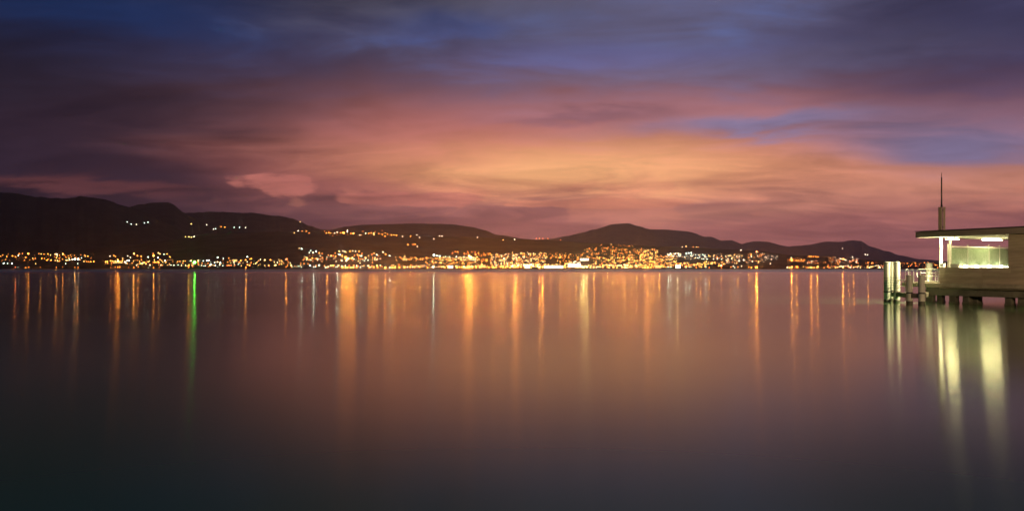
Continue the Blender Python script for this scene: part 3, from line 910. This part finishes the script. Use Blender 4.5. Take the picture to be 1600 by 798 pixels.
def build_pavilion():
    t = pier_thing('pavilion', 'lit open-sided pavilion with a flat roof on the landing stage', 'pavilion', z=0.0)
    WV = 0.5
    uA = uv_at(1468.3, WV)[0]; uB = uv_at(1576.2, WV)[0]; uEnd = 13.0
    # roof: slab with fascia and pale soffit
    roof = child('roof', box_mesh('roof', 14.2, 10.4, ROOF_Z1 - ROOF_Z0 - 0.09, 0.01), fascia_m, t, (7.1, 5.2, ROOF_Z0 + 0.05))
    for (n_, u0, u1, v0, v1) in (('fascia', -0.03, 14.23, -0.033, 0.03), ('fascia', -0.033, 0.03, 0.0301, 10.43)):
        me = box_mesh('fascia', u1 - u0, v1 - v0, ROOF_Z1 - ROOF_Z0 - 0.03, 0.008)
        child('fascia', me, fascia_m, roof, ((u0 + u1) / 2 - 7.1, (v0 + v1) / 2 - 5.2, -0.05))
    me = box_mesh('roof_edge', 14.32, 10.5, 0.045, 0.01)
    child('roof_edge', me, dark_steel, roof, (0, 0, ROOF_Z1 - ROOF_Z0 - 0.055))
    me = box_mesh('soffit', 14.1, 10.3, 0.04, 0.0)
    child('soffit', me, soffit_m, roof, (0.02, 0.02, -0.041))
    # parapet of board-marked courses along the front
    zb, zt = 1.245, 2.205
    hs = [0.0, 0.30, 0.52, 0.62, 0.96]
    zs = [0.90, 1.22, 1.50, 1.62, 1.90, 2.205]
    L = 2.9
    for k in range(5):
        u = uA + (0 if k % 2 == 0 else 0)
        cuts = [uA] + [c for c in (uA + 1.45 + (k % 2) * 1.3, uA + 4.4 + (k % 2) * 1.1, uA + 7.6 + (k % 2) * 0.9, uA + 10.4) if c < uEnd - 0.5] + [uEnd]
        for a, b in zip(cuts, cuts[1:]):
            off = (0.0, 0.012, -0.006, 0.010, 0.004)[k]
            bx('parapet_board', t, board2 if (k * 7 + int(a * 3)) % 3 == 0 else board, a + 0.003, b - 0.003, WV - 0.06 + off - (0.25 if k == 0 and False else 0), WV + 0.12, zs[k] + 0.004, zs[k + 1] - 0.004, 0.008)
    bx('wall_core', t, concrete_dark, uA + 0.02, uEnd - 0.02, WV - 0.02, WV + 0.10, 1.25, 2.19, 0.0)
    # solid wall at the shore end of the opening
    for k, (a, b) in enumerate(((uB, uB + 2.0), (uB + 2.0, uB + 4.0), (uB + 4.0, uB + 6.0), (uB + 6.0, uEnd))):
        for (z0, z1) in ((2.206, 3.10), (3.10, ROOF_Z0 + 0.004)):
            bx('wall_panel', t, board, a + 0.003, b - 0.003, WV - 0.055 + 0.006 * (k % 2), WV + 0.14, z0 + 0.003, z1 - 0.003, 0.008)
    bx('side_wall', t, soffit_m, uB + 0.004, uB + 0.16, WV + 0.142, 9.8, 1.245, ROOF_Z0 + 0.003, 0.01)
    # low wall along the lake end, carrying the glass
    uE = 0.62
    bx('end_wall', t, board, uE, uE + 0.22, 3.0, 9.9, 1.245, 2.20, 0.015)
    # columns
    for px, v in ((1470.2, 0.85), (1484.4, 2.1)):
        u = uv_at(px, v)[0]
        c = child('column', tube_mesh('column', [(0, 0, 1.245), (0, 0, ROOF_Z0 + 0.005)], 0.085, 20), white_steel, t, (u, v, 0))
        child('base_plate', box_mesh('base_plate', 0.3, 0.3, 0.02, 0.004), white_steel, c, (0, 0, 1.245))
    for v in (9.6,):
        child('column', tube_mesh('column', [(0, 0, 1.245), (0, 0, ROOF_Z0 + 0.005)], 0.085, 20), white_steel, t, (1.0, v, 0))
    return t, uE, uB


def end_v(px, u):
    """v where the line of sight at px meets the plane u."""
    r = Vector(((px - 800.0) / F, 1.0))
    s = (PL.dot(E1) + u) / r.dot(E1)
    return s * r.dot(E2) - PL.dot(E2), s


def build_glass(uE):
    t = pier_thing('glass_windbreak', 'mottled green glass windbreak with white top rail inside the pavilion', 'windbreak', uE + 0.11, 0.0, 2.20)
    g = glass_material()
    xs = [1481.0, 1512.0, 1520.0, 1545.2, 1556.0, 1578.0]
    vs = [end_v(x, uE + 0.11)[0] for x in xs]
    vs = [vs[0], vs[1], vs[3], vs[5], vs[5] + 1.8]
    z1 = 1.26
    vs2 = []
    for a, b in zip(vs, vs[1:]):
        n = max(1, round((b - a) / 1.45))
        vs2 += [a + (b - a) * i / n for i in range(n)]
    vs2.append(vs[-1])
    for a, b in zip(vs2, vs2[1:]):
        child('glass_pane', box_mesh('glass_pane', 0.02, b - a - 0.05, z1 - 0.07, 0.0), g, t, (0, (a + b) / 2, 0.05))
    for v in vs2:
        child('post', box_mesh('post', 0.045, 0.045, z1 + 0.02, 0.006), white_steel, t, (0, v, 0.0))
        child('finial', box_mesh('finial', 0.05, 0.05, 0.12, 0.01), white_steel, t, (0, v, z1 + 0.09))
    child('top_rail', box_mesh('top_rail', 0.09, vs2[-1] - vs2[0] + 0.06, 0.07, 0.012), white_steel, t, (0, (vs2[0] + vs2[-1]) / 2, z1 + 0.021))
    child('bottom_rail', box_mesh('bottom_rail', 0.07, vs2[-1] - vs2[0] + 0.06, 0.045, 0.01), white_steel, t, (0, (vs2[0] + vs2[-1]) / 2, 0.001))
    return vs2


lamp_glow = glow('fluorescent_glow', (1.0, 0.90, 0.46), 1.0)


def build_pier_lamps(uE, vs):
    """Ceiling lamps under the soffit, and small lanterns on the low end wall."""
    def ceiling(px, u, L, n, label):
        v = end_v(px, u)[0]
        t = pier_thing('ceiling_lamp', label, 'lamp', u, v, ROOF_Z0, 'lamps under the pavilion roof')
        child('housing', box_mesh('housing', 0.08, 2 * n + 0.1, 0.05, 0.01), white_steel, t, (0, 0, -0.12))
        for s in (-n * 0.85, n * 0.85):
            child('hanger', tube_mesh('hanger', [(0, s, -0.08), (0, s, 0.0)], 0.01, 6), white_steel, t)
        m = glow('fluorescent_tube', (1.0, 0.90, 0.45), L)
        for s in (-0.07, 0.07):
            child('tube', tube_mesh('tube', [(s, -n, -0.11), (s, n, -0.11)], 0.018, 8), m, t)
    ceiling(1488.0, 1.25, 120.0, 0.5, 'fluorescent ceiling lamp near the two white columns')
    ceiling(1550.0, 1.45, 95.0, 0.9, 'fluorescent ceiling lamp near the solid end wall')
    t = pier_thing('strip_light', 'long strip light along the foot of the glass windbreak', 'strip light', uE + 0.185, (vs[0] + vs[-1]) / 2, 2.2)
    n_ = vs[-1] - vs[0]
    child('channel', box_mesh('channel', 0.05, n_, 0.025, 0.003), white_steel, t, (0, 0, 0.001))
    child('diffuser', tube_mesh('diffuser', [(0, -n_ / 2 + 0.03, 0.04), (0, n_ / 2 - 0.03, 0.04)], 0.016, 8), glow('strip_diffuser', (1.0, 0.95, 0.62), 20.0), t)
    m = glow('lantern_glow', (1.0, 0.90, 0.55), 26.0)
    for i, px in enumerate((1508.5, 1526.5, 1545.5, 1564.0)):
        u = uE + 0.40
        v = end_v(px, u)[0]
        t = pier_thing('lantern', ('small round lantern at the foot of the glass, nearest the columns', 'small round lantern second from the columns at the foot of the glass',
                       'small round lantern third from the columns at the foot of the glass', 'small round lantern nearest the solid wall at the foot of the glass')[i], 'lantern', u, v, 2.14, 'lanterns along the glass')
        child('bracket', box_mesh('bracket', 0.30, 0.05, 0.03, 0.004), dark_steel, t, (-0.03, 0, 0.0))
        child('globe', lathe_mesh('globe', [(0.03, 0.03), (0.09, 0.05), (0.125, 0.10), (0.125, 0.15), (0.09, 0.20), (0.02, 0.22)], 14), m, t)


def build_bulkhead_lamp():
    u, v = 2.3, 0.33
    t = pier_thing('spotlight', 'small spotlight under the front roof edge turned to the mooring piles', 'spotlight', u, v, ROOF_Z0)
    aim = Vector((-0.88, -0.22, -0.42)).normalized(); a = math.atan2(aim.y, aim.x)
    child('ceiling_plate', box_mesh('ceiling_plate', 0.12, 0.12, 0.02, 0.004), white_steel, t, (0, 0, -0.012))
    child('stem', tube_mesh('stem', [(0, 0, 0.0), (0, 0, -0.08)], 0.015, 8), white_steel, t)
    child('housing', tube_mesh('housing', [Vector((0, 0, -0.10)) - aim * 0.07, Vector((0, 0, -0.10)) + aim * 0.05], 0.05, 14), white_steel, t)
    child('lens', tube_mesh('lens', [Vector((0, 0, -0.10)) + aim * 0.051, Vector((0, 0, -0.10)) + aim * 0.056], 0.04, 14), glow('spotlight_lens', (1.0, 0.90, 0.50), 20.0, False), t)
    ld = bpy.data.lights.new('spotlight_beam', 'SPOT'); ld.energy = PILE_SPOT; ld.color = (1.0, 0.92, 0.52); ld.spot_size = math.radians(105); ld.spot_blend = 0.5; ld.shadow_soft_size = 0.03
    lo = bpy.data.objects.new('spotlight_beam', ld); COL.objects.link(lo); lo.parent = t
    lo.location = Vector((0, 0, -0.10)) + aim * 0.10
    lo.rotation_euler = aim.to_track_quat('-Z', 'Y').to_euler()


PILE_SPOT = 3000.0


def build_railing():
    v = 0.52
    u1, D1 = uv_at(1466.8, v); u0, D0 = uv_at(1432.5, v)
    t = pier_thing('railing', 'white tubular railing with a rounded left end on the deck', 'railing', u0, v, 1.24)
    w = u1 - u0; z1 = 2.09 - 1.24
    r = 0.155
    pts = [(r * 1.0 + (w - r), 0, z1), (r + 0.05, 0, z1)] + [(r - r * math.sin(a), 0, z1 - r * 1.7 + r * 1.7 * math.cos(a)) for a in [i * math.pi / 12 for i in range(1, 13)]] + [(r + 0.14, 0, z1 - r * 3.4)]
    child('top_rail', tube_mesh('top_rail', pts, 0.030), white_steel, t)
    for z in (0.62, 0.42, 0.10):
        child('middle_rail', tube_mesh('middle_rail', [(r + 0.1, 0, z * z1 / 0.85), (w, 0, z * z1 / 0.85)], 0.02, 8), white_steel, t)
    for uu in (r + 0.12, w * 0.52, w * 0.86, w - 0.03):
        child('post', tube_mesh('post', [(uu, 0, 0.036), (uu, 0, z1)], 0.026), white_steel, t)
    child('toe_board', box_mesh('toe_board', w - r - 0.1, 0.03, 0.10, 0.005), white_steel, t, ((w + r) / 2, 0.03, 0.037))


def build_antenna():
    v = 2.2
    u, D = uv_at(1471.2, v)
    zb = ROOF_Z1 + 0.03
    t = pier_thing('antenna_mast', 'slim antenna mast with panel antennas on the pavilion roof', 'antenna', u, v, zb)
    H = zz(270, D) - zb
    body0, body1 = zz(360, D) - zb, zz(323.5, D) - zb
    body0 = max(0.12, body0)
    child('base_plate', box_mesh('base_plate', 0.5, 0.5, 0.03, 0.006), dark_steel, t)
    child('mast', tube_mesh('mast', [(0, 0, 0.02), (0, 0, body1 + 0.15)], 0.06, 12), dark_steel, t)
    child('whip', tube_mesh('whip', [(0, 0, body1 + 0.1), (0, 0, body1 + 0.5), (0, 0, H - 0.30)], 0.052, 10, 0.040), dark_steel, t)
    child('whip_tip', tube_mesh('whip_tip', [(0, 0, H - 0.31), (0, 0, H)], 0.022, 8, 0.014), dark_steel, t)
    me = box_mesh('panel_antenna', 0.13, 0.20, body1 - body0, 0.03)
    for k, a in enumerate((2.72, 2.72 + 2.094, 2.72 + 4.189)):
        p = child('panel_antenna', me, antenna_m, t, (0.15 * math.cos(a), 0.15 * math.sin(a), body0), (0, 0, a))
        for z in (0.15, body1 - body0 - 0.25):
            child('bracket', box_mesh('bracket', 0.16, 0.06, 0.08, 0.005), dark_steel, p, (-0.13, 0, z))
    for k, a in enumerate((2.72, 2.72 + 2.094, 2.72 + 4.189)):
        child('feed_cable', tube_mesh('feed_cable', [(0.16 * math.cos(a), 0.16 * math.sin(a), body0 + 0.03), (0.15 * math.cos(a), 0.15 * math.sin(a), body0 - 0.06), (0.07 * math.cos(a), 0.07 * math.sin(a), 0.04)], 0.014, 6), dark_steel, t)


def build_small():
    # white things standing just inside the parapet
    for (px, w_, h_, label) in ((1473.0, 0.24, 0.24, 'small white box between the two columns on the parapet'), (1492.0, 0.42, 0.20, 'low white box right of the columns on the parapet')):
        u, D = uv_at(px, 0.53)
        t = pier_thing('locker_box', label, 'box', u, 0.53, 2.206, 'white boxes on the parapet')
        bx('body', t, white_steel, -w_ / 2, w_ / 2, -0.1, 0.1, 0.0, h_ - 0.03, 0.015)
        bx('lid', t, white_steel, -w_ / 2 - 0.01, w_ / 2 + 0.01, -0.11, 0.11, h_ - 0.029, h_, 0.008)


build_piles()
build_deck()
_t, _uE, _uB = build_pavilion()
_vs = build_glass(_uE)
build_pier_lamps(_uE, _vs)
build_bulkhead_lamp()
build_railing()
build_antenna()
build_small()


# ---------------------------------------------------------------- this shore, right of the picture: quay with the floodlight that lights the pavilion front
def build_near_quay():
    o = pier_thing('quay', 'stone quay of this shore beside the landing stage', 'quay')
    bx('quay_wall', o, concrete, 17.0, 60.0, -10.5, 14.0, -2.0, 1.15, 0.05)
    u, v = 19.5, -9.0
    t = pier_thing('floodlight', 'floodlight on a steel post on the quay facing the pavilion', 'floodlight', u, v, 1.15)
    child('base_plate', box_mesh('base_plate', 0.4, 0.4, 0.03, 0.005), dark_steel, t)
    child('post', tube_mesh('post', [(0, 0, 0.02), (0, 0, 3.4)], 0.06, 12), dark_steel, t)
    tgt = Vector((2.0 - u, 0.4 - v, 3.2 - 4.6)); a = math.atan2(tgt.y, tgt.x)
    child('housing', box_mesh('housing', 0.18, 0.5, 0.36, 0.03), dark_steel, t, (0, 0, 3.27), (0, 0, a))
    child('lens', box_mesh('lens', 0.02, 0.42, 0.28, 0.005), glow('floodlight_lens', (1.0, 0.66, 0.30), 30.0, False), t, (0.105 * math.cos(a), 0.105 * math.sin(a), 3.31), (0, 0, a))
    ld = bpy.data.lights.new('floodlight_beam', 'SPOT'); ld.energy = FLOOD; ld.color = (1.0, 0.66, 0.36); ld.spot_size = math.radians(52); ld.spot_blend = 0.6; ld.shadow_soft_size = 0.15
    lo = bpy.data.objects.new('floodlight_beam', ld); COL.objects.link(lo); lo.parent = t
    lo.location = (0.2 * math.cos(a), 0.2 * math.sin(a), 3.45)
    lo.rotation_euler = Vector(tgt).to_track_quat('-Z', 'Y').to_euler()


FLOOD = 4600.0
build_near_quay()
